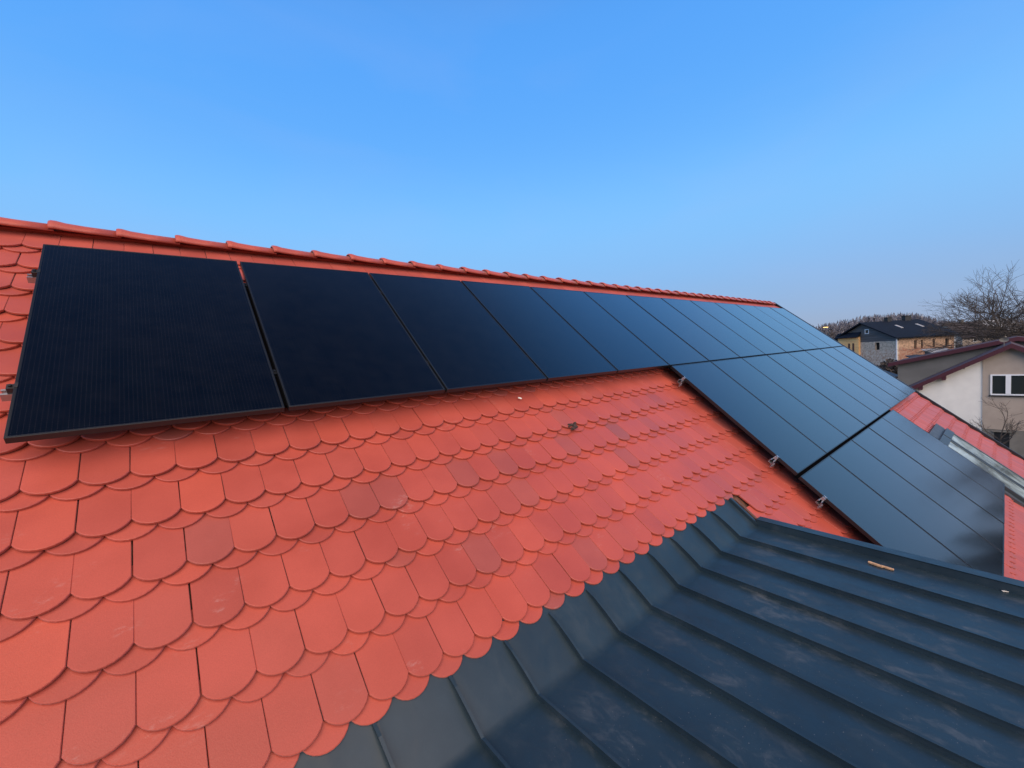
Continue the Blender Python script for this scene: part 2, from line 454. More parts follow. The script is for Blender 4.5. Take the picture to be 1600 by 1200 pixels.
for i in range(len(seams) - 1):
    a, b = seams[i], seams[i + 1]
    cs = [a + (b - a) * t for t in (0, .04, .2, .35, .5, .65, .8, .96, 1)]
    vs_ = []
    for s in ss:
        for q, u in enumerate(cs):
            edge = min(1, min(q, len(cs) - 1 - q) / 2)
            h = wav(u, s, i) * edge
            if abs(s) < .04: h += 0
            vs_.append(lowpt(u, s, h))
    nc = len(cs); fs = []
    for r_ in range(len(ss) - 1):
        for q in range(nc - 1): fs.append((r_ * nc + q, (r_ + 1) * nc + q, (r_ + 1) * nc + q + 1, r_ * nc + q + 1))
    o = len(mb.v); mb.v.extend([tuple(p) for p in vs_]); mb.f.extend([tuple(x + o for x in f) for f in fs])
    for s in ss: mb.att.extend([(min(1, max(.12, .12 + s * 2.5)), 0, 0)] * nc)
pans = mb.build('metal_roof', M['steel'], smooth=True); adopt(pans, house); pans['label'] = 'dark blue-grey standing-seam sheet metal on the low roof'
def seam_mesh(u, ph):
    mb = MB(); prof = [(-.0045, -.002), (-.0035, .026), (-.009, .028), (-.009, .032), (.0045, .032), (.0045, -.002)]
    st = [-.275, -.22, -.12, -.012, .012] + [.15 + .15 * i for i in range(int((smax - .15) / .15) + 1)] + [smax]
    vs_ = []
    for s in st:
        w = mathutils.noise.noise(Vector((s * 2.3, ph * 7.1, 0))) * .004
        kk = .022 if s < -.39 else 1.0
        dsk = -.02 * min(1, max(0, -s / .3))
        for (x, z) in prof: vs_.append(lowpt(u + dsk + x + w * (z / .03), s, z * (.35 if s < -.25 else .8 if s < -.2 else 1) + w * .2))
    m_ = len(prof); fs = []
    for r_ in range(len(st) - 1):
        for q in range(m_): fs.append((r_ * m_ + q, r_ * m_ + (q + 1) % m_, (r_ + 1) * m_ + (q + 1) % m_, (r_ + 1) * m_ + q))
    fs.append(tuple(range(m_))); fs.append(tuple((len(st) - 1) * m_ + q for q in reversed(range(m_))))
    mb.add(vs_, fs, (.25, 0, 0)); return mb
for i, u in enumerate(seams[1:-1]):
    o = seam_mesh(u, i).build('standing_seam', M['steel']); adopt(o, pans)
# raised edge along the right side of the low roof
mb = MB()
mb.prism([(U_R, -.02), (U_R, .052), (U_R - .006, .060), (U_R + .083, .060), (U_R + .083, -.12), (U_R + .073, -.12), (U_R + .073, -.02)], .0, smax, lambda a, b, d: lowpt(a, d + .004, b), (.2, 0, 0))
o = part(mb, 'edge_cap', M['steel'], house)
mb = MB()
mb.prism([(U_R - .007, -.002), (U_R - .007, .028), (U_R + .020, .028), (U_R + .020, -.002)], -.285, .0, lambda a, b, d: lowpt(a - .02 * min(1, -d / .3), d, b), (.1, 0, 0))
part(mb, 'edge_upstand', M['steel'], house)
mb = MB()
mb.prism([(U_R + .036, -.03), (U_R + .036, .030), (U_R + .062, .030), (U_R + .062, -.03)], -.25, -.012, lambda a, b, d: lowpt(a - .02 * min(1, -d / .3), d, b))
part(mb, 'wooden_batten', M['board'], house)
mb = MB()
def lp(s, z): return (FOLD.y - s, FOLD.z - s * LA + z)
wy = LOW_END + .25
zroof = lambda y: (SV * ((-(y) + NR.y * H) / math.cos(TH)) + NR * H).z
mb.prism([(FOLD.y - .02, FOLD.z - .03), (wy, FOLD.z - .09), (wy, -6.5), (FOLD.y - .02, FOLD.z - .12)], U_R - .06, U_R + .07, lambda a, b, d: (d, a, b))
mb.prism([(FOLD.y - .02, FOLD.z - .03), (wy, FOLD.z - .09), (wy, -6.5), (FOLD.y - .02, FOLD.z - .12)], U_L, U_L + .12, lambda a, b, d: (d, a, b))
mb.box(U_L + .12, U_R - .06, wy, wy + .2, -6.5, FOLD.z - .09)
part(mb, 'low_wall', M['plaster'], house)

# ---- roof window ----------------------------------------------------------------
rw = bpy.data.objects.new('roof_window', None); COL.objects.link(rw); adopt(rw, house)
rw.location = Vector((11.6, -4, -3.3)) - Vector(house.location)
rw['label'] = 'double roof window with grey frames set in the tiles beside the lower panels'
def rbox(mb, u0, u1, v0, v1, h0, h1): mb.box(u0, u1, v0, v1, h0, h1, lambda a, b, c: rp(a, b, c))
WU0, WU1, WV0, WV1 = 10.98, 12.50, 4.36, 5.80
mb = MB(); HF = H + .075
rbox(mb, WU0 - .13, WU1 + .13, WV0 - .16, WV0, H - .03, H + .03)
rbox(mb, WU0 - .13, WU0, WV0, WV1 + .2, H - .03, H + .02); rbox(mb, WU1, WU1 + .13, WV0, WV1 + .2, H - .03, H + .02)
rbox(mb, WU0, WU1, WV1, WV1 + .2, H - .03, H + .02)
part(mb, 'flashing', M['zinc'], rw)
mid = (WU0 + WU1) / 2
for a, b in ((WU0, mid - .03), (mid + .03, WU1)):
    mb = MB(); t = .055
    rbox(mb, a, b, WV0 + .0, WV0 + .14, H, HF + .012); rbox(mb, a, b, WV1 - t, WV1, H, HF)
    rbox(mb, a, a + t, WV0 + .14, WV1 - t, H, HF); rbox(mb, b - t, b, WV0 + .14, WV1 - t, H, HF)
    fr = part(mb, 'sash', M['grey_frame'], rw, bevel=.004)
    mb = MB(); rbox(mb, a + t, b - t, WV0 + .14, WV1 - t, H, HF - .012)
    part(mb, 'pane', M['roof_glass'], rw)
mb = MB(); rbox(mb, mid - .03, mid + .03, WV0, WV1, H, HF - .02); part(mb, 'mullion', M['trim'], rw)

# ------------------------------------------------------------------ solar panels and rails
PX, PL = 1.073, 1.765
PW, PH = 1.054, 1.744
def make_panel():
    root = bpy.data.objects.new('solar_panel', None); COL.objects.link(root)
    # local axes: x along the ridge, y down the slope -> use rotation so that local z is the outward normal (y up the slope)
    mb = MB(); w = .011; t = .035
    mb.box(0, PW, 0, w, -t, 0); mb.box(0, PW, PH - w, PH, -t, 0)
    mb.box(0, w, w, PH - w, -t, 0); mb.box(PW - w, PW, w, PH - w, -t, 0)
    fr = mb.build('frame', M['frame'], root, bevel=.0012)
    mb = MB(); mb.box(w, PW - w, w, PH - w, -.008, -.0018)
    mb.build('glass', M['pv'], root)
    mb = MB(); mb.box(.45, .62, PH - .25, PH - .15, -.03, -.0085)
    mb.build('junction_box', M['trim'], root)
    return root
def copy_tree(o, parent=None):
    c = o.copy(); COL.objects.link(c); c.parent = parent
    for ch in list(o.children): copy_tree(ch, c)
    return c
proto = make_panel()
words = ['first', 'second', 'third', 'fourth', 'fifth', 'sixth', 'seventh', 'eighth', 'ninth', 'tenth', 'eleventh', 'twelfth', 'thirteenth']
rotm = Matrix((( 1, 0, 0), (0, -SV.y, NR.y), (0, -SV.z, NR.z))).to_euler()
npan = 0
for row, (ka, kb, rn) in enumerate(((0, 13, 'top'), (5, 13, 'middle'), (5, 10, 'bottom'))):
    for k in range(ka, kb):
        o = proto if npan == 0 else copy_tree(proto)
        npan += 1
        vb = row * PL + .010 + PH + (.012 if row == 2 else 0)            # lower edge
        uo = k * PX + .0095
        if k == 0: uo -= .004
        o.location = rp(uo, vb, rnd.gauss(0, .0012))
        o.rotation_euler = (rotm.x + rnd.gauss(0, .0006), rotm.y + rnd.gauss(0, .0010), rotm.z)
        n_ = k - ka; tot = kb - ka
        if n_ == 0: lab = 'black solar panel at the left end of the %s row' % rn + (', largest in view' if row == 0 else ', by the bare tiles')
        elif n_ == tot - 1: lab = 'black solar panel at the right end of the %s row' % rn + (', by the roof window' if row == 2 else ', by the gable edge')
        else: lab = 'black solar panel, %s from the left end of the %s row' % (words[n_], rn)
        tag(o, lab, 'solar panel', 'black solar panels mounted on the tiled roof')

rails = [(0, .352, -.044, 'upper rail under the top row'), (0, 1.412, -.044, 'lower rail under the top row'),
         (5, PL + .235, 5.300, 'upper rail under the middle row'), (5, PL + 1.52, 5.290, 'lower rail under the middle row'),
         (5, 2 * PL + .285, 5.300, 'upper rail under the bottom row'), (5, 2 * PL + 1.45, 5.3, 'lower rail under the bottom row')]
for i, (k, v, us, lab) in enumerate(rails):
    ue = (13 if i < 4 else 10) * PX + .05
    root = thing('mounting_rail', rp(us, v, -.06), 'silver aluminium ' + lab + ' of solar panels, its end sticking out left', 'mounting rail', 'aluminium rails carrying the solar panels')
    mb = MB(); rr = .02
    # hollow C section
    mb.prism([(v - rr, -.037), (v - rr, -.077), (v + rr, -.077), (v + rr, -.037), (v + rr - .011, -.037), (v + rr - .011, -.042), (v + rr - .004, -.042),
              (v + rr - .004, -.072), (v - rr + .004, -.072), (v - rr + .004, -.042), (v - rr + .011, -.042), (v - rr + .011, -.037)], us, ue, lambda a, b, d: rp(d, a, b))
    part(mb, 'rail', M['alu'], root)
    ps = k * PX + .0095
    mb = MB(); mb.box(ps - .030, ps - .002, v - .016, v + .016, -.037, -.004, lambda a, b, c: rp(a, b, c))
    mb.box(ps - .004, ps + .009, v - .016, v + .016, .0005, .004, lambda a, b, c: rp(a, b, c))
    mb.tube(rp(ps - .017, v, -.004), rp(ps - .017, v, .006), .007, .007, 6, True)
    part(mb, 'end_clamp', M['trim'] if i < 2 else M['alu'], root, bevel=.001)
    mb = MB()
    us2 = us; us = us + (.14 if i < 2 else 0)
    mb.tube(rp(us + .012, v + .03, -.115), rp(us + .012, v + .03, -.05), .007, .007, 8, True)
    mb.tube(rp(us + .012, v + .03, -.105), rp(us + .012, v + .03, -.095), .014, .014, 6, True)
    mb.tube(rp(us + .012, v + .03, -.066), rp(us + .012, v + .03, -.058), .013, .013, 6, True)
    mb.box(us - .004, us + .03, v + .018, v + .045, -.083, -.078, lambda a, b, c: rp(a, b, c))
    part(mb, 'hanger_bolt', M['alu'], root); us = us2
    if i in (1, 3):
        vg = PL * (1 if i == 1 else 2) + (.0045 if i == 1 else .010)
        mb = MB(); mb.box(5 * PX + .03, (13 if i == 1 else 10) * PX - .02, vg - .022, vg + .022, -.056, -.0385, lambda a, b, c: rp(a, b, c)); part(mb, 'gap_shade_strip', M['void'], root)  # added black strip standing in for the shade between two rows
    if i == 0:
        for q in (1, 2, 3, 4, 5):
            mb = MB(); mb.box(q * PX - .022, q * PX + .022, .36 if q == 1 else .05, PL - .07, -.060, -.0395, lambda a, b, c: rp(a, b, c)); part(mb, 'gap_shade_strip', M['void'], root)  # black strips put in as the shade between neighbouring top-row panels
    last = 13 if i < 4 else 10
    for q in range(k + 1, last):
        g = q * PX
        mb = MB(); mb.box(g - .0085 , g + .0085, v - .02, v + .02, -.037, -.012, lambda a, b, c: rp(a, b, c))
        mb.tube(rp(g, v, -.012), rp(g, v, -.004), .006, .006, 6, True)
        part(mb, 'mid_clamp', M['trim'] if q > k + 1 or i > 1 else M['frame'], root)

# ------------------------------------------------------------------ bits lying on the roof
def sliver(name, p, L_, w, t, ang, m, lab, cat, steep=False):
    mb = MB(); n = 5
    top = [(-L_ / 2, -w / 2), (-L_ * .1, -w * .62), (L_ / 2, -w * .35), (L_ * .46, w * .42), (0, w * .5), (-L_ * .48, w * .3)]
    c, s = math.cos(ang), math.sin(ang)
    def fn(a, b, d):
        x, y = a * c - b * s, a * s + b * c
        if steep: return rp(p[0] + x, p[1] + y, H + d + .004)
        return lowpt(p[0] + x, p[1] + y, d + .003)
    mb.prism(top, 0, t, fn)
    ctr = fn(0, 0, 0)
    o = mb.build(name, m, bevel=t * .2, origin=ctr)
    return tag(o, lab, cat)
def locate_low(px, py):
    r = W0 * ((px - 800) / FOC) + W1 * ((py - 600) / FOC) + W2
    n = Vector((0, -LA, 1)).normalized(); lam = (FOLD - CAM).dot(n) / r.dot(n); P = CAM + r * lam
    return P.x, FOLD.y - P.y
def locate_roof(px, py):
    r = W0 * ((px - 800) / FOC) + W1 * ((py - 600) / FOC) + W2
    lam = (H - CAM.dot(NR)) / r.dot(NR); P = CAM + r * lam; return P.x, P.dot(SV)
def snug(px, py):
    a, b = locate_low(px, py); return (min(a, U_R - .022), b)
sliver('wood_offcut', snug(1368, 884), .085, .022, .012, 1.75, M['wood'], 'small pale wood offcut lying against the raised edge of the low roof', 'wood offcut')
sliver('wood_offcut', snug(1386, 889), .07, .02, .010, 1.62, M['wood'], 'shorter wood chip touching the offcut on the dark low roof', 'wood offcut')
sliver('paper_scrap', locate_low(1233, 899), .045, .018, .006, 2.2, M['chip'], 'tiny white scrap beside a seam of the low metal roof', 'scrap')
sliver('paper_scrap', locate_low(1573, 925), .045, .012, .003, .9, M['chip'], 'thin white scrap next to the raised edge at far right of the low roof', 'scrap')
sliver('mortar_chip', locate_roof(812, 623), .035, .016, .005, .4, M['chip'], 'white mortar chip lying on red tiles below the top row of panels', 'chip', True)
mb = MB()
cu, cv = locate_roof(895, 666)
for i in range(22):
    a = Vector((cu + rnd.gauss(0, .022), cv + rnd.gauss(0, .016), 0)); r_ = rnd.uniform(.005, .012)
    mb.box(a.x - r_, a.x + r_, a.y - r_, a.y + r_, H - .004, H + r_ * 1.4, lambda x, y, z: rp(x + (z - H) * .4, y, z))
o = mb.build('dirt_clump', M['dirt'], origin=rp(cu, cv, H)); tag(o, 'small dark clump of dirt stuck on the red tiles mid roof', 'dirt clump')

# ------------------------------------------------------------------ the land
M['ground'] = mat('winter_grass', (.085, .075, .045), .95, noise=.4, nscale=.35, col2=(.13, .115, .075))
M['hill'] = mat('hill_grass', (.07, .07, .055), .95, noise=.3, nscale=.02)
M['bark'] = mat('bark', (.060, .050, .045), .9, noise=.3, nscale=10)
M['twig'] = mat('far_twigs', (.15, .15, .18), .95)  # distance haze put into both twig colours, paler and bluer
M['twig2'] = mat('far_pale_twigs', (.25, .25, .27), .95)
M['green'] = mat('evergreen', (.022, .035, .020), .9, noise=.4, nscale=3)
M['maroon'] = mat('maroon_trim', (.065, .011, .020), .5)
M['white_render'] = mat('white_render', (.82, .80, .74), .9, noise=.04, nscale=1.5, bump=.15, bscale=25)
M['beige_render'] = mat('beige_render', (.42, .35, .29), .9, noise=.05, nscale=2, bump=.2, bscale=25)
M['grey_render'] = mat('grey_render', (.20, .19, .17), .9, noise=.10, nscale=.8)
M['plinth'] = mat('grey_plinth', (.19, .18, .16), .9, noise=.15, nscale=1.5)
M['grey_roof'] = mat('dull_roof', (.075, .055, .065), .85, noise=.2, nscale=2, spec=.15)
M['slate'] = mat('dark_sheet_roof', (.008, .013, .024), .8, noise=.1, nscale=1, spec=.15)
M['white'] = mat('white_plastic', (.80, .82, .84), .4)
M['ochre'] = mat('ochre_board', (1.0, .54, .22), .85, noise=.12, nscale=1.5, stretch=(.3, .3, 3))
M['pale_sheet'] = mat('pale_sheet', (.34, .35, .37), .8, noise=.15, nscale=.8)
M['brown_roof'] = mat('brown_roof', (.045, .036, .038), .9, noise=.2, nscale=1)
M['rubble'] = mat('opening_dark', (.012, .011, .010), .9)
M['planks'] = mat('weathered_planks', (.10, .10, .105), .85, noise=.3, nscale=1.2, stretch=(.2, .2, 9))

def masonry(name, a, b, c, zs):
    m = mat(name, rough=.9); nt = m.node_tree; bb = nt.nodes['Principled BSDF']; L = nt.links
    tc = nd(nt, 'ShaderNodeTexCoord')
    n1 = nd(nt, 'ShaderNodeTexNoise', Scale=.9, Detail=7.0, Roughness=.65); L.new(tc.outputs['Object'], n1.inputs['Vector'])
    n2 = nd(nt, 'ShaderNodeTexNoise', Scale=3.4, Detail=6.0, Roughness=.7); L.new(tc.outputs['Object'], n2.inputs['Vector'])
    sp = nd(nt, 'ShaderNodeSeparateXYZ'); L.new(tc.outputs['Object'], sp.inputs[0])
    # plaster has fallen off below a ragged line
    e = math_(nt, 'ADD', sp.outputs['Z'], math_(nt, 'MULTIPLY', n1.outputs['Fac'], 2.4))
    e = math_(nt, 'SUBTRACT', e, zs + 1.2)
    fac = ramp(nt, math_(nt, 'MULTIPLY_ADD', e, 1.2, .5), [(.35, 0.0), (.65, 1.0)])
    low = mixc(nt, ramp(nt, n2.outputs['Fac'], [(.4, 0.0), (.6, 1.0)]), b, c)
    up = mixc(nt, ramp(nt, n2.outputs['Fac'], [(.42, 0.0), (.62, 1.0)]), a, tuple(x * .55 for x in a))
    col = mixc(nt, fac, low, up)
    L.new(col, bb.inputs['Base Color']); return m
M['old_plaster'] = masonry('peeling_plaster_brick', (.66, .43, .28), (.42, .19, .12), (.50, .33, .24), -3.1)
M['grey_masonry'] = masonry('grey_block_masonry', (.62, .52, .41), (.42, .27, .19), (.64, .56, .46), -3.2)

# ground, one sheet to the horizon, gently rising far away
mb = MB(); n = 60; S = 2600
gv = []
def gz(x, y):
    d = math.hypot(x - 5, y)
    return GROUND + max(0, d - 160) * .012 * min(1, d / 400) + (mathutils.noise.noise(Vector((x * .012, y * .012, 0))) * 1.2 if d > 80 else 0) * min(1, (d - 80) / 100 if d > 80 else 0)
cs = [math.copysign(abs(t) ** 2.2, t) * S for t in [(-1 + 2 * i / n) for i in range(n + 1)]]
for y in cs:
    for x in cs: gv.append((x, y, gz(x, y)))
mb.add(gv, [(j * (n + 1) + i, j * (n + 1) + i + 1, (j + 1) * (n + 1) + i + 1, (j + 1) * (n + 1) + i) for j in range(n) for i in range(n)])
tag(mb.build('ground', M['ground'], smooth=True), kind='structure')

def dirv(px):
    d = W0 * ((px - 800) / FOC) + W2; d.z = 0; return d
# wooded hill far off
def treeline(px):
    pts = [(700, 9), (1150, 10), (1280, 9.3), (1310, 11), (1345, 13.2), (1390, 14.2), (1440, 12.5), (1465, 8), (1500, 5), (1600, 4), (2100, 5), (3000, 7)]
    for (a, b), (c, d) in zip(pts, pts[1:]):
        if a <= px <= c: return b + (d - b) * (px - a) / (c - a)
    return 6
mb = MB(); hv = []
pxs = list(range(700, 3001, 50))
for px in pxs:
    dv_ = dirv(px)
    for k, (dd, fr) in enumerate(((250, 0), (300, .35), (340, .6), (430, .7), (560, .2))):
        p = CAM + dv_ * dd; z = GROUND + 1.0 + (treeline(px) - GROUND - 12) * fr * .9 + mathutils.noise.noise(Vector((px * .01, k, 0))) * .7
        hv.append((p.x, p.y, z - (4 if k in (0, 4) else 0)))
m_ = 5
mb.add(hv, [(a * m_ + k, (a + 1) * m_ + k, (a + 1) * m_ + k + 1, a * m_ + k + 1) for a in range(len(pxs) - 1) for k in range(4)])
tag(mb.build('hills', M['hill'], smooth=True), kind='structure')
for nm, mt, cnt_, seed in (('wood', M['twig'], 800, 3), ('pale_wood', M['twig2'], 260, 5)):
    mb = MB(); rr = random.Random(seed)
    for i in range(cnt_):
        px = rr.uniform(1180, 1720); dd = rr.uniform(270, 345)
        p = CAM + dirv(px) * dd
        top = treeline(px) * (dd / 300) + rr.uniform(-4.5, 1.0)
        base = top - rr.uniform(12, 17); cr = rr.uniform(2.2, 4.2)
        mb.tube((p.x, p.y, base), (p.x, p.y, top - 5), .3, .16, 3)
        for b in range(34 if nm == 'wood' else 16):
            t = rr.uniform(.35, 1); a = rr.uniform(0, 6.28)
            s0 = Vector((p.x, p.y, base + (top - base) * (t - .22)))
            ln = cr * (1.25 - t * .75) * rr.uniform(.6, 1.1)
            e0 = s0 + Vector((math.cos(a) * ln, math.sin(a) * ln, (top - base) * .22 * rr.uniform(.6, 1.2)))
            w = rr.uniform(.06, .17)
            sd_ = Vector((-math.sin(a), math.cos(a), .3)).normalized() * w
            mb.add([s0 - sd_ * .4, s0 + sd_ * .4, e0 + sd_, e0 + Vector((0, 0, .9)), e0 - sd_], [(0, 1, 2, 3, 4)])
    o = mb.build(nm, mt); tag(o, ('grey-brown' if nm == 'wood' else 'paler') + ' leafless wood covering the far hill behind the old house', 'wood', kind='stuff')

# ------------------------------------------------------------------ bare trees
def bare_tree(name, base, height, spread, seed, lab, depth=6, r0=.3, crown_low=.25, cat='tree', mat_=None, flat=1.0, fork=3, droop=0.0):
    rr = random.Random(seed); root = thing(name, base, lab, cat)
    base = Vector(base); tr = MB(); cr = MB()
    th = height * crown_low
    tr.tube(base, base + Vector((.1, 0, th)), r0, r0 * .8, 8)
    def grow(p, d, ln, r, lv):
        mbx = cr
        steps = 3; q = p
        for s in range(steps):
            d2 = (d + Vector((rr.gauss(0, .16), rr.gauss(0, .16), rr.gauss(.03 - droop * .25, .12)))).normalized()
            e = q + d2 * ln / steps
            mbx.tube(q, e, r * (1 - .22 * s / steps), r * (1 - .22 * (s + 1) / steps), 5 if lv < 2 else 3)
            if lv > 1 and rr.random() < .8 and lv < depth:
                sd2 = (d2 + Vector((rr.gauss(0, .6), rr.gauss(0, .6), rr.gauss(.15, .5)))).normalized()
                grow(e, sd2, ln * rr.uniform(.4, .65), r * .45, max(lv + 1, depth - 1))
            q = e; d = d2
        if lv < depth:
            for _ in range(fork if lv < 3 else 2 + (rr.random() < .5)):
                nd_ = (d + Vector((rr.gauss(0, .48), rr.gauss(0, .48), rr.gauss(.10 - droop * .6, .34 - droop)))).normalized()
                grow(q, nd_, ln * rr.uniform(.62, .86), r * .62, lv + 1)
    for k in range(6):
        a = k * 1.05 + rr.uniform(-.3, .3); el = rr.uniform(.15, .9) * flat
        d = Vector((math.cos(a) * math.cos(el), math.sin(a) * math.cos(el), math.sin(el)))
        grow(base + Vector((.1, 0, th * rr.uniform(.8, 1.0))), d, spread * .34, r0 * .5, 1)
    grow(base + Vector((.1, 0, th)), Vector((0, 0, 1)), (height - th) * .36, r0 * .6, 1)
    part(tr, 'trunk', mat_ or M['bark'], root); part(cr, 'crown', mat_ or M['bark'], root)
    return root
def gpt(px, d):
    p = CAM + dirv(px) * d; return Vector((p.x, p.y, GROUND))
bare_tree('oak_tree', gpt(1704, 46), 15.0, 14.5, 11, 'large spreading leafless tree rising behind the maroon-edged house', depth=7, r0=.36, crown_low=.42, flat=.5, droop=.10, fork=4)
bare_tree('bare_sapling', gpt(1564, 24.5), 4.6, 2.1, 5, 'small leafless shrub in front of the beige neighbouring wall', depth=4, r0=.05, crown_low=.35, cat='shrub', fork=2)
bare_tree('bare_tree', gpt(1520, 125), 10.5, 6, 22, 'bare tree behind the little brown-roofed house', depth=5, r0=.3)
bare_tree('bare_tree', gpt(1300, 130), 11.5, 6, 23, 'slim bare tree standing near the lit street lamp', depth=4, r0=.25)
bare_tree('bare_tree', gpt(1585, 95), 10.5, 8, 24, 'bare tree behind the pale-roofed house at the right edge', depth=5, r0=.3)

def bush(name, c, rx, rz, n, seed, lab, mt, leaf=.18, cat='shrub'):
    rr = random.Random(seed); mb = MB(); c = Vector(c)
    for i in range(n):
        v = Vector((rr.gauss(0, 1), rr.gauss(0, 1), rr.gauss(0, 1))).normalized() * (rr.random() ** .4)
        v = v * (.75 + .4 * mathutils.noise.noise(v * 2.2 + Vector((seed, 0, 0))))
        p = c + Vector((v.x * rx, v.y * rx, v.z * rz)); q = Vector((rr.gauss(0, 1), rr.gauss(0, 1), rr.gauss(0, 1))).normalized() * leaf
        w = q.orthogonal().normalized() * leaf * .6
        mb.add([p - q, p + w, p + q, p - w], [(0, 1, 2, 3)])
    return tag(mb.build(name, mt, origin=(c.x, c.y, GROUND)), lab, cat)
def conifer(base, h, r_, seed, lab):
    rr = random.Random(seed); root = thing('spruce_tree', base, lab, 'tree'); base = Vector(base)
    tr = MB(); tr.tube(base, base + Vector((0, 0, h * .95)), .2, .03, 6); cr = MB()
    for i in range(int(h * 190)):
        t = rr.random() ** .8; z = .6 + (h - .6) * t; a = rr.uniform(0, 6.28); L_ = r_ * (1 - t) * rr.uniform(.55, 1.1) + .15
        s = base + Vector((0, 0, z)); e = s + Vector((math.cos(a) * L_, math.sin(a) * L_, -L_ * .35))
        w = Vector((-math.sin(a), math.cos(a), 0)) * .16; f = Vector((0, 0, .12))
        m0 = s.lerp(e, .3)
        cr.add([m0 - w, m0 + w, e + f, e - f], [(0, 1, 2, 3)])
    part(tr, 'trunk', M['bark'], root); part(cr, 'crown', M['green'], root)
# trees that stand to the right of the frame and show in the panes
def mirrored(px, py, dist):
    r = (W0 * ((px - 800) / FOC) + W1 * ((py - 600) / FOC) + W2); P = CAM + r * (-CAM.dot(NR) / r.dot(NR))
    r.normalize(); q = r - NR * (2 * r.dot(NR)); P = P + q * (dist / math.hypot(q.x, q.y)); return Vector((P.x, P.y, GROUND)), P.z
for i, (px, py, dist, r_, dz) in enumerate(((1570, 850, 21, 2.6, 1.5), (1538, 888, 23, 2.8, 1.3), (1575, 800, 26, 2.6, 1.0))):
    b_, z_ = mirrored(px, py, dist)
    conifer(b_, z_ + dz - GROUND, r_, 40 + i, 'dark spruce, %s of three standing in the garden right of the white and beige house' % words[i])

# ------------------------------------------------------------------ neighbour with maroon verge
XN = 41.39
RZN, RYN = -1.98, -4.25; SL = math.tan(R(31.5)); YL, YR = 1.75, -10.25
nb = thing('neighbour_house', (XN + 5, RYN, GROUND), 'neighbouring house with white and beige gable and maroon roof edge', 'house')
def gab(y): return RZN - abs(y - RYN) * SL
mb = MB(); D = 10.5
yl, yr = 1.25, -9.75; YC = -3.06
mb.prism([(YC, GROUND - .3), (yl, GROUND - .3), (yl, gab(yl) - .22), (YC, gab(YC) - .22)], XN, XN + .3, lambda a, b, d: (d, a, b))
part(mb, 'white_wall', M['white_render'], nb)
# beige wall with window and door openings
wins = [(-3.40, -5.05, -3.89, -5.23, 'w'), (-7.1, -8.6, -3.89, -5.23, 'w')]
XB = XN - .06; PL_Z = -7.47
def wall_with_holes(mb, ya, yb, z0, ztop, holes, x0, x1):
    ys = sorted(set([ya, yb] + [h[0] for h in holes] + [h[1] for h in holes]), reverse=True)
    for a, b in zip(ys, ys[1:]):
        hs = sorted([h for h in holes if h[0] >= a and h[1] <= b], key=lambda h: h[3])
        z = z0
        def seg(za, zb, top=False):
            if top:
                cut = [a] + ([RYN] if b < RYN < a else []) + [b]
                for c0, c1 in zip(cut, cut[1:]):
                    mb.prism([(c0, za), (c1, za), (c1, ztop(c1)), (c0, ztop(c0))], x0, x1, lambda p, q, d: (d, p, q))
            else: mb.prism([(a, za), (b, za), (b, zb), (a, zb)], x0, x1, lambda p, q, d: (d, p, q))
        for h in hs: seg(z, h[3]); z = h[2]
        seg(z, None, True)
mb = MB()
wall_with_holes(mb, YC, yr, PL_Z, lambda y: gab(y) - .22, wins, XB, XN + .3)
part(mb, 'beige_wall', M['beige_render'], nb)
door = (-3.58, -4.22, -7.62, -8.9)
mb = MB()
for a, b, c, d in ((YC, door[0], GROUND - .3, PL_Z), (door[0], door[1], GROUND - .3, door[3]), (door[0], door[1], door[2], PL_Z), (door[1], yr, GROUND - .3, PL_Z)):
    mb.box(XB + .03, XN + .3, b, a, c, d)
part(mb, 'plinth', M['plinth'], nb)
mb = MB(); mb.box(XN + .02, XN + .08, door[1], door[0], door[3], door[2]); part(mb, 'cellar_window', M['trim'], nb)
mb = MB(); mb.box(XB - .10, XB + .03, door[1] - .28, door[0] + .1, door[2] + .0, door[2] + .06); part(mb, 'door_hood', M['grey_render'], nb)
for (a, b, z1, z0, _) in wins:
    fr = MB(); t = .085; x0, x1 = XN - .13, XN - .03
    fr.box(x0, x1, b, a, z0, z0 + t); fr.box(x0, x1, b, a, z1 - t, z1)
    fr.box(x0, x1, a - t, a, z0 + t, z1 - t); fr.box(x0, x1, b, b + t, z0 + t, z1 - t)
    c = a - .745 if a > -5 else (a + b) / 2
    fr.box(x0 - .02, x1, c - .11, c + .11, z0 + t, z1 - t)
    w = bpy.data.objects.new('window', None); COL.objects.link(w); adopt(w, nb)
    part(fr, 'window_frame', M['white'], w)
    g = MB(); g.box(XN - .07, XN - .055, b + t, c - .11, z0 + t, z1 - t); g.box(XN - .07, XN - .055, c + .11, a - t, z0 + t, z1 - t)
    part(g, 'pane', M['window_glass'], w)
    s = MB(); s.box(XB - .12, XB + .02, b - .06, a + .06, z0 - .07, z0 - .01); part(s, 'window_sill', M['trim'], w)
    g = MB(); g.box(XN + .25, XN + .29, b, a, z0, z1); part(g, 'curtain', M['grey_render'], w)
mb = MB(); mb.box(XN + .3, XN + D, yl - .3, yl, GROUND - .3, gab(yl) - .25); mb.box(XN + .3, XN + D, yr, yr + .3, GROUND - .3, gab(yr) - .25)
mb.prism([(yr, GROUND - .3), (yl, GROUND - .3), (yl, gab(yl) - .22), (RYN, gab(RYN) - .22), (yr, gab(yr) - .22)], XN + D - .3, XN + D, lambda a, b, d: (d, a, b))
part(mb, 'wall', M['white_render'], nb)
mb = MB(); X0_, X1_ = XN - .55, XN + D + .5
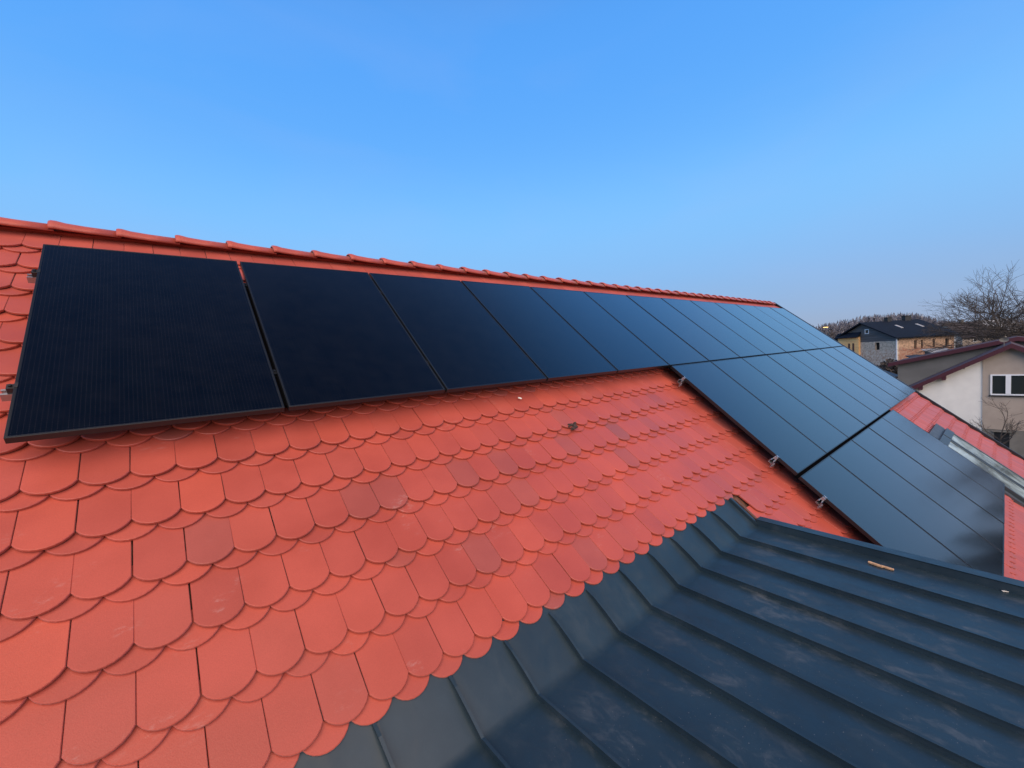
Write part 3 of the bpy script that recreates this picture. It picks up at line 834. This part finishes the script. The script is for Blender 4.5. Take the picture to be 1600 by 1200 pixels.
for s in (1, -1):
    ye_ = RYN + s * 6.0
    mb.prism([(RYN, RZN), (ye_, gab(ye_)), (ye_, gab(ye_) - .16), (RYN, RZN - .16)], X0_ + .04, X1_, lambda a, b, d: (d, a, b))
roofn = part(mb, 'roof', M['grey_roof'], nb)
mb = MB()
for s in (1, -1):
    ye_ = RYN + s * 6.03
    mb.prism([(RYN, RZN + .05), (ye_, gab(ye_) + .05), (ye_, gab(ye_) - .24), (RYN, RZN - .24)], X0_ - .01, X0_ + .05, lambda a, b, d: (d, a, b))
part(mb, 'verge_board', M['maroon'], nb)
mb = MB()
for s in (1, -1):
    ye_ = RYN + s * 6.0
    mb.prism([(RYN, RZN - .165), (ye_, gab(ye_) - .165), (ye_, gab(ye_) - .19), (RYN, RZN - .19)], X0_ + .05, XN - .0, lambda a, b, d: (d, a, b))
part(mb, 'soffit', M['maroon'], nb)
for y in (-1.33, -.2):
    mb = MB(); z = gab(y) - .2; mb.box(XN - .5, XN, y - .1, y + .1, z - .26, z - .0); part(mb, 'purlin_end', M['maroon'], nb)
mb = MB(); mb.box(XN - .25, XN, -2.30, -2.12, -3.50, -3.28); part(mb, 'wall_lamp', M['grey_render'], nb, bevel=.03)
mb = MB()
mb.tube((XN + 1.3, -3.95, -2.3), (XN + 1.3, -3.95, -1.78), .02, .02, 6)
for i in range(12):
    a0, a1 = i * math.pi / 6, (i + 1) * math.pi / 6
    c = Vector((XN + 1.25, -3.95, -1.72)); 
    e0 = c + Vector((-.08, math.cos(a0) * .22, math.sin(a0) * .15)); e1 = c + Vector((-.08, math.cos(a1) * .22, math.sin(a1) * .15))
    mb.add([c, e0, e1], [(0, 1, 2)])
part(mb, 'satellite_dish', M['plinth'], nb)

# grey annexe behind it
XG = 50.3
gb = thing('grey_building', (XG + 4, -4, GROUND), 'low grey building with dark maroon fascia behind the white gable', 'building')
mb = MB()
def gg(y): return -3.35 - (abs(y + 4.6) - 6.8) * -.0 - 0 if False else (-1.84 - abs(y + 4.6) * .243)
yl2, yr2 = 2.12, -11.3
mb.prism([(yr2, GROUND - .3), (yl2, GROUND - .3), (yl2, gg(yl2) - .1), (-4.6, gg(-4.6) - .1), (yr2, gg(yr2) - .1)], XG, XG + 8, lambda a, b, d: (d, a, b))
part(mb, 'wall', M['grey_render'], gb)
for nm, mt, xa, xb, t0, t1 in (('roof', M['grey_roof'], XG - .45, XG + 8.4, .14, -.09), ('fascia', M['maroon'], XG - .52, XG - .452, .17, -.14)):
    mb = MB()
    for s in (1, -1):
        y2 = -4.6 + s * 7.3
        mb.prism([(-4.6, gg(-4.6) + t0), (y2, gg(y2) + t0), (y2, gg(y2) + t1), (-4.6, gg(-4.6) + t1)], xa, xb, lambda a, b, d: (d, a, b))
    part(mb, nm, mt, gb)

# ------------------------------------------------------------------ the old house half renovated
C0 = Vector((87.89, 6.87, 0)); sdv = Vector((.769, -.639, 0)); gdv = Vector((.643, .766, 0))
def fp(s, g, z): return C0 + sdv * s + gdv * g + Vector((0, 0, z))
fh = thing('old_house', fp(4, 6, GROUND), 'old house with dark sheet roof, bare grey gable and peeling orange plaster wall', 'house')
EZ, RZF, SW, GW = -1.30, 1.36, 9.0, 12.5
mb = MB()
mb.box(0, .4, 0, GW, GROUND - .3, -2.2 + .0, fp)
mb2 = MB(); mb2.prism([(0, -1.9), (GW, -1.9), (GW, EZ), (GW / 2, RZF - .12), (0, EZ)], .02, .38, lambda a, b, d: fp(d, a, b))
# gable face with three openings
def gable_strip(mb, a, b, z0, z1): mb.box(0, .4, a, b, z0, z1, fp)
mb = MB()
op = [(3.0, 3.85, -3.25, -2.05), (2.9, 4.6, -7.9, -5.9)]
gable_strip(mb, 0, 2.9, GROUND - .3, -1.9); gable_strip(mb, 4.6, GW, GROUND - .3, -1.9)
gable_strip(mb, 2.9, 4.6, GROUND - .3, -7.9); gable_strip(mb, 2.9, 4.6, -5.9, -3.25)
gable_strip(mb, 2.9, 3.0, -3.25, -1.9); gable_strip(mb, 3.85, 4.6, -3.25, -1.9); gable_strip(mb, 3.0, 3.85, -2.05, -1.9)
part(mb, 'gable_wall', M['grey_masonry'], fh)
part(mb2, 'gable_boarding', M['planks'], fh)
mb = MB()
wz = [(2.75, 3.15), (3.8, 4.15), (5.65, 6.0), (7.6, 8.15)]
xs = 0.4
for (a, b) in wz + [(SW, SW)]:
    mb.box(xs, a, 0, .4, -3.3, EZ - .02, fp)
    if b > a: mb.box(a, b, 0, .4, -2.0, EZ - .02, fp); xs = b
    else: xs = a
mb.box(.4, SW, 0, .4, GROUND - .3, -3.3, fp)
mb.box(SW - .4, SW, .4, GW, GROUND - .3, EZ - .02, fp); mb.box(.4, SW - .4, GW - .4, GW, GROUND - .3, EZ - .02, fp)
part(mb, 'plaster_wall', M['old_plaster'], fh)
mb = MB(); mb.box(SW - .04, SW + .10, -.05, .15, GROUND, EZ - .05, fp); mb.box(-.06, .08, -.08, .06, GROUND, EZ - .02, fp); part(mb, 'downpipe', M['white'], fh)
for (a, b) in wz:
    g = MB(); g.box(a, b, .28, .33, -3.3, -2.0, fp); part(g, 'window', M['rubble'], fh)
for (a, b, z0, z1) in op:
    g = MB(); g.box(.3, .35, a, b, z0, z1, fp); part(g, 'opening', M['rubble'], fh)
for a, b, z0, z1 in ((.7, 1.15, -6.2, -4.9), (2.0, 2.5, -6.0, -4.7)):
    g = MB(); g.box(a, b, -.012, .05, z0, z1, fp); part(g, 'window', M['rubble'], fh)
g = MB(); t = .11
for q in ((4.95, 5.75, -.52, -.52 + t), (4.95, 5.75, .27 - t, .27)): g.box(-.05, .06, q[0], q[1], q[2], q[3], fp)
g.box(-.05, .06, 4.95, 4.95 + t, -.52 + t, .27 - t, fp); g.box(-.05, .06, 5.75 - t, 5.75, -.52 + t, .27 - t, fp)
wa = part(g, 'attic_window', M['white'], fh)
g = MB(); g.box(-.02, .018, 4.95 + t, 5.75 - t, -.52 + t, .27 - t, fp); part(g, 'pane', M['window_glass'], wa)
mb = MB(); sl_ = (RZF - EZ) / (GW / 2); ov = .5
for s in (1, -1):
    ge = GW / 2 - s * (GW / 2 + ov)
    ze_ = EZ - ov * sl_
    mb.prism([(GW / 2, RZF + .12), (ge, ze_ + .12), (ge, ze_ - .08), (GW / 2, RZF - .08)], -.5, SW + .6, lambda a, b, d: fp(d, a, b))
rf = part(mb, 'roof', M['slate'], fh)
for (s0, s1, hh) in ((4.0, 4.65, .62), (7.0, 8.0, .72)):
    mb = MB(); mb.box(s0, s1, GW / 2 - .35, GW / 2 + .35, RZF - .2, RZF + hh, fp); mb.box(s0 - .08, s1 + .08, GW / 2 - .43, GW / 2 + .43, RZF + hh, RZF + hh + .1, fp)
    part(mb, 'chimney', M['trim'], rf)
for s0 in (3.5, 6.9):
    mb = MB()
    def rf_pt(s, q, h): return fp(s, GW / 2 - q, RZF + .12 - q * sl_ + h)
    mb.box(s0, s0 + .4, 2.1, 3.3, 0, .08, rf_pt); part(mb, 'roof_hatch', M['pale_sheet'], rf)
# ochre side wing, standing a little forward
mb = MB(); mb.box(-.3, -.002, 6.7, 11.2, GROUND - .3, -.95, fp); part(mb, 'ochre_wing', M['ochre'], fh)
mb = MB(); mb.prism([(-.7, -.93), (.0, -.10), (.0, -.22), (-.7, -1.03)], 6.55, 11.6, lambda a, b, d: fp(a, d, b)); part(mb, 'wing_roof', M['slate'], fh)
for g0 in (7.6, 8.5):
    mb = MB(); mb.box(-.33, -.28, g0, g0 + .4, -3.4, -2.0, fp); part(mb, 'shuttered_window', M['board'], fh)

# ------------------------------------------------------------------ smaller buildings beyond
def screen_frame(px, d):     # local axes parallel to the far old house's long side
    p = CAM + dirv(px) * d; return Vector((p.x, p.y, 0))
def cottage(px, d, w, dep, ez, rz, wallm, roofm, lab, wins_=(), name='cottage'):
    o0 = screen_frame(px, d)
    def f(a, b, z): return o0 + sdv * a + gdv * b + Vector((0, 0, z))
    root = thing(name, f(w / 2, dep / 2, GROUND), lab, 'house')
    m1 = MB(); m1.box(0, w, 0, dep, GROUND - .4, ez, f)
    m1.prism([(0, ez), (dep, ez), (dep / 2, rz)], 0, .25, lambda a, b, q: f(q, a, b)); m1.prism([(0, ez), (dep, ez), (dep / 2, rz)], w - .25, w, lambda a, b, q: f(q, a, b))
    part(m1, 'wall', wallm, root)
    s_ = (rz - ez) / (dep / 2); m1 = MB()
    for sg in (1, -1):
        ge = dep / 2 - sg * (dep / 2 + .4)
        m1.prism([(dep / 2, rz + .18), (ge, ez - .4 * s_ + .18), (ge, ez - .4 * s_ + .02), (dep / 2, rz + .02)], -.4, w + .4, lambda a, b, q: f(q, a, b))
    r_ = part(m1, 'roof', roofm, root)
    m1 = MB(); m1.box(w * .45, w * .45 + .6, dep / 2 - .3, dep / 2 + .3, rz - .4, rz + .9, f); part(m1, 'chimney', M['grey_render'], r_)
    for (a, z0, ww, hh) in wins_:
        m1 = MB(); m1.box(a, a + ww, -.03, .02, z0, z0 + hh, f); wf = part(m1, 'window', M['white'], root)
        m1 = MB(); m1.box(a + .1, a + ww - .1, -.045, -.031, z0 + .1, z0 + hh - .1, f); part(m1, 'pane', M['window_glass'], wf)
    return root
cottage(1503.5, 100, 8.4, 8, -2.6, .9, M['beige_render'], M['brown_roof'], 'small beige house with brown roof between the old house and the oak', ((2.6, -3.9, .9, 1.0), (4.2, -3.8, .8, .95)))
cottage(1553, 112, 8.5, 8, -1.5, 1.4, M['white_render'], M['pale_sheet'], 'pale-roofed house far behind the maroon gable', ((2, -3.2, .9, 1.1),))
cottage(1700, 100, 11, 9, -2.0, 2.0, M['beige_render'], M['brown_roof'], 'brown-roofed house out beyond the right edge', ((2, -4.0, 1.1, 1.2), (6, -4.0, 1.1, 1.2)))
def shed(px, d, w, dep, zt, wallm, roofm, lab, drop=.5, name='shed'):
    o0 = screen_frame(px, d)
    def f(a, b, z): return o0 + sdv * a + gdv * b + Vector((0, 0, z))
    root = thing(name, f(w / 2, dep / 2, GROUND), lab, 'shed')
    m1 = MB(); m1.prism([(0, GROUND - .3), (dep, GROUND - .3), (dep, zt - .1), (0, zt - drop - .1)], 0, w, lambda a, b, q: f(q, a, b)); part(m1, 'wall', wallm, root)
    m1 = MB(); m1.prism([(-.3, zt - drop - .02 - .06), (dep + .3, zt + .02), (dep + .3, zt - .08), (-.3, zt - drop - .18)], -.25, w + .25, lambda a, b, q: f(q, a, b)); part(m1, 'roof', roofm, root)
    return root
shed(1463, 57, 3.0, 1.6, -3.25, M['planks'], M['pale_sheet'], 'shed with pale sheet roof below the orange plaster wall', .65)
shed(1434, 56, 2.1, 1.2, -3.95, M['planks'], M['trim'], 'dark little shed left of the pale-roofed one', .5)
shed(1383, 46, 1.4, 2, -4.9, M['board'], M['trim'], 'dark lean-to at the foot of the grey gable by our roof edge', .6)
bush('dark_shrub', gpt(1392, 50) + Vector((0, 0, 4.2)), 1.3, 1.5, 1500, 3, 'dark shrub at the left end of the grey building', M['bark'])
bush('dark_shrub', gpt(1372, 54) + Vector((0, 0, 3.2)), 1.6, 1.6, 1500, 4, 'dark shrub below the openings of the grey gable', M['bark'])
bush('hedge_shrub', gpt(1497, 76) + Vector((0, 0, 4.0)), 2.2, 2.6, 1600, 6, 'twiggy dark shrub between the old house and the small beige house', M['bark'])

# street lamp, lit
lpz = 1.25; lp0 = CAM + dirv(1296) * 76
sl = thing('street_lamp', (lp0.x, lp0.y, GROUND), 'lit street lamp with yellow glow beside the far wood', 'street lamp')
mb = MB(); mb.tube((lp0.x, lp0.y, GROUND), (lp0.x, lp0.y, lpz - .1), .09, .05, 6)
e = Vector((lp0.x, lp0.y, lpz)) - sdv * .55
mb.tube((lp0.x, lp0.y, lpz - .12), (e.x, e.y, lpz + .02), .04, .035, 6)
part(mb, 'pole', M['grey_frame'], sl)
m = mat('sodium_lamp', (.9, .6, .2), .4); b_ = m.node_tree.nodes['Principled BSDF']
b_.inputs['Emission Color'].default_value = (1.0, .62, .22, 1); b_.inputs['Emission Strength'].default_value = 1.8
mb = MB()
for (x, w_, z0, z1) in ((0, .28, -.12, .0),):
    pts = []
    for i in range(10):
        a = i * 2 * math.pi / 10; pts.append(e + sdv * math.cos(a) * .46 + gdv * math.sin(a) * .2)
    mb.add([p + Vector((0, 0, -.11)) for p in pts] + [p + Vector((0, 0, .0)) for p in pts], [tuple(range(9, -1, -1)), tuple(range(10, 20))] + [(i, (i + 1) % 10, 10 + (i + 1) % 10, 10 + i) for i in range(10)])
part(mb, 'lamp_head', m, sl)
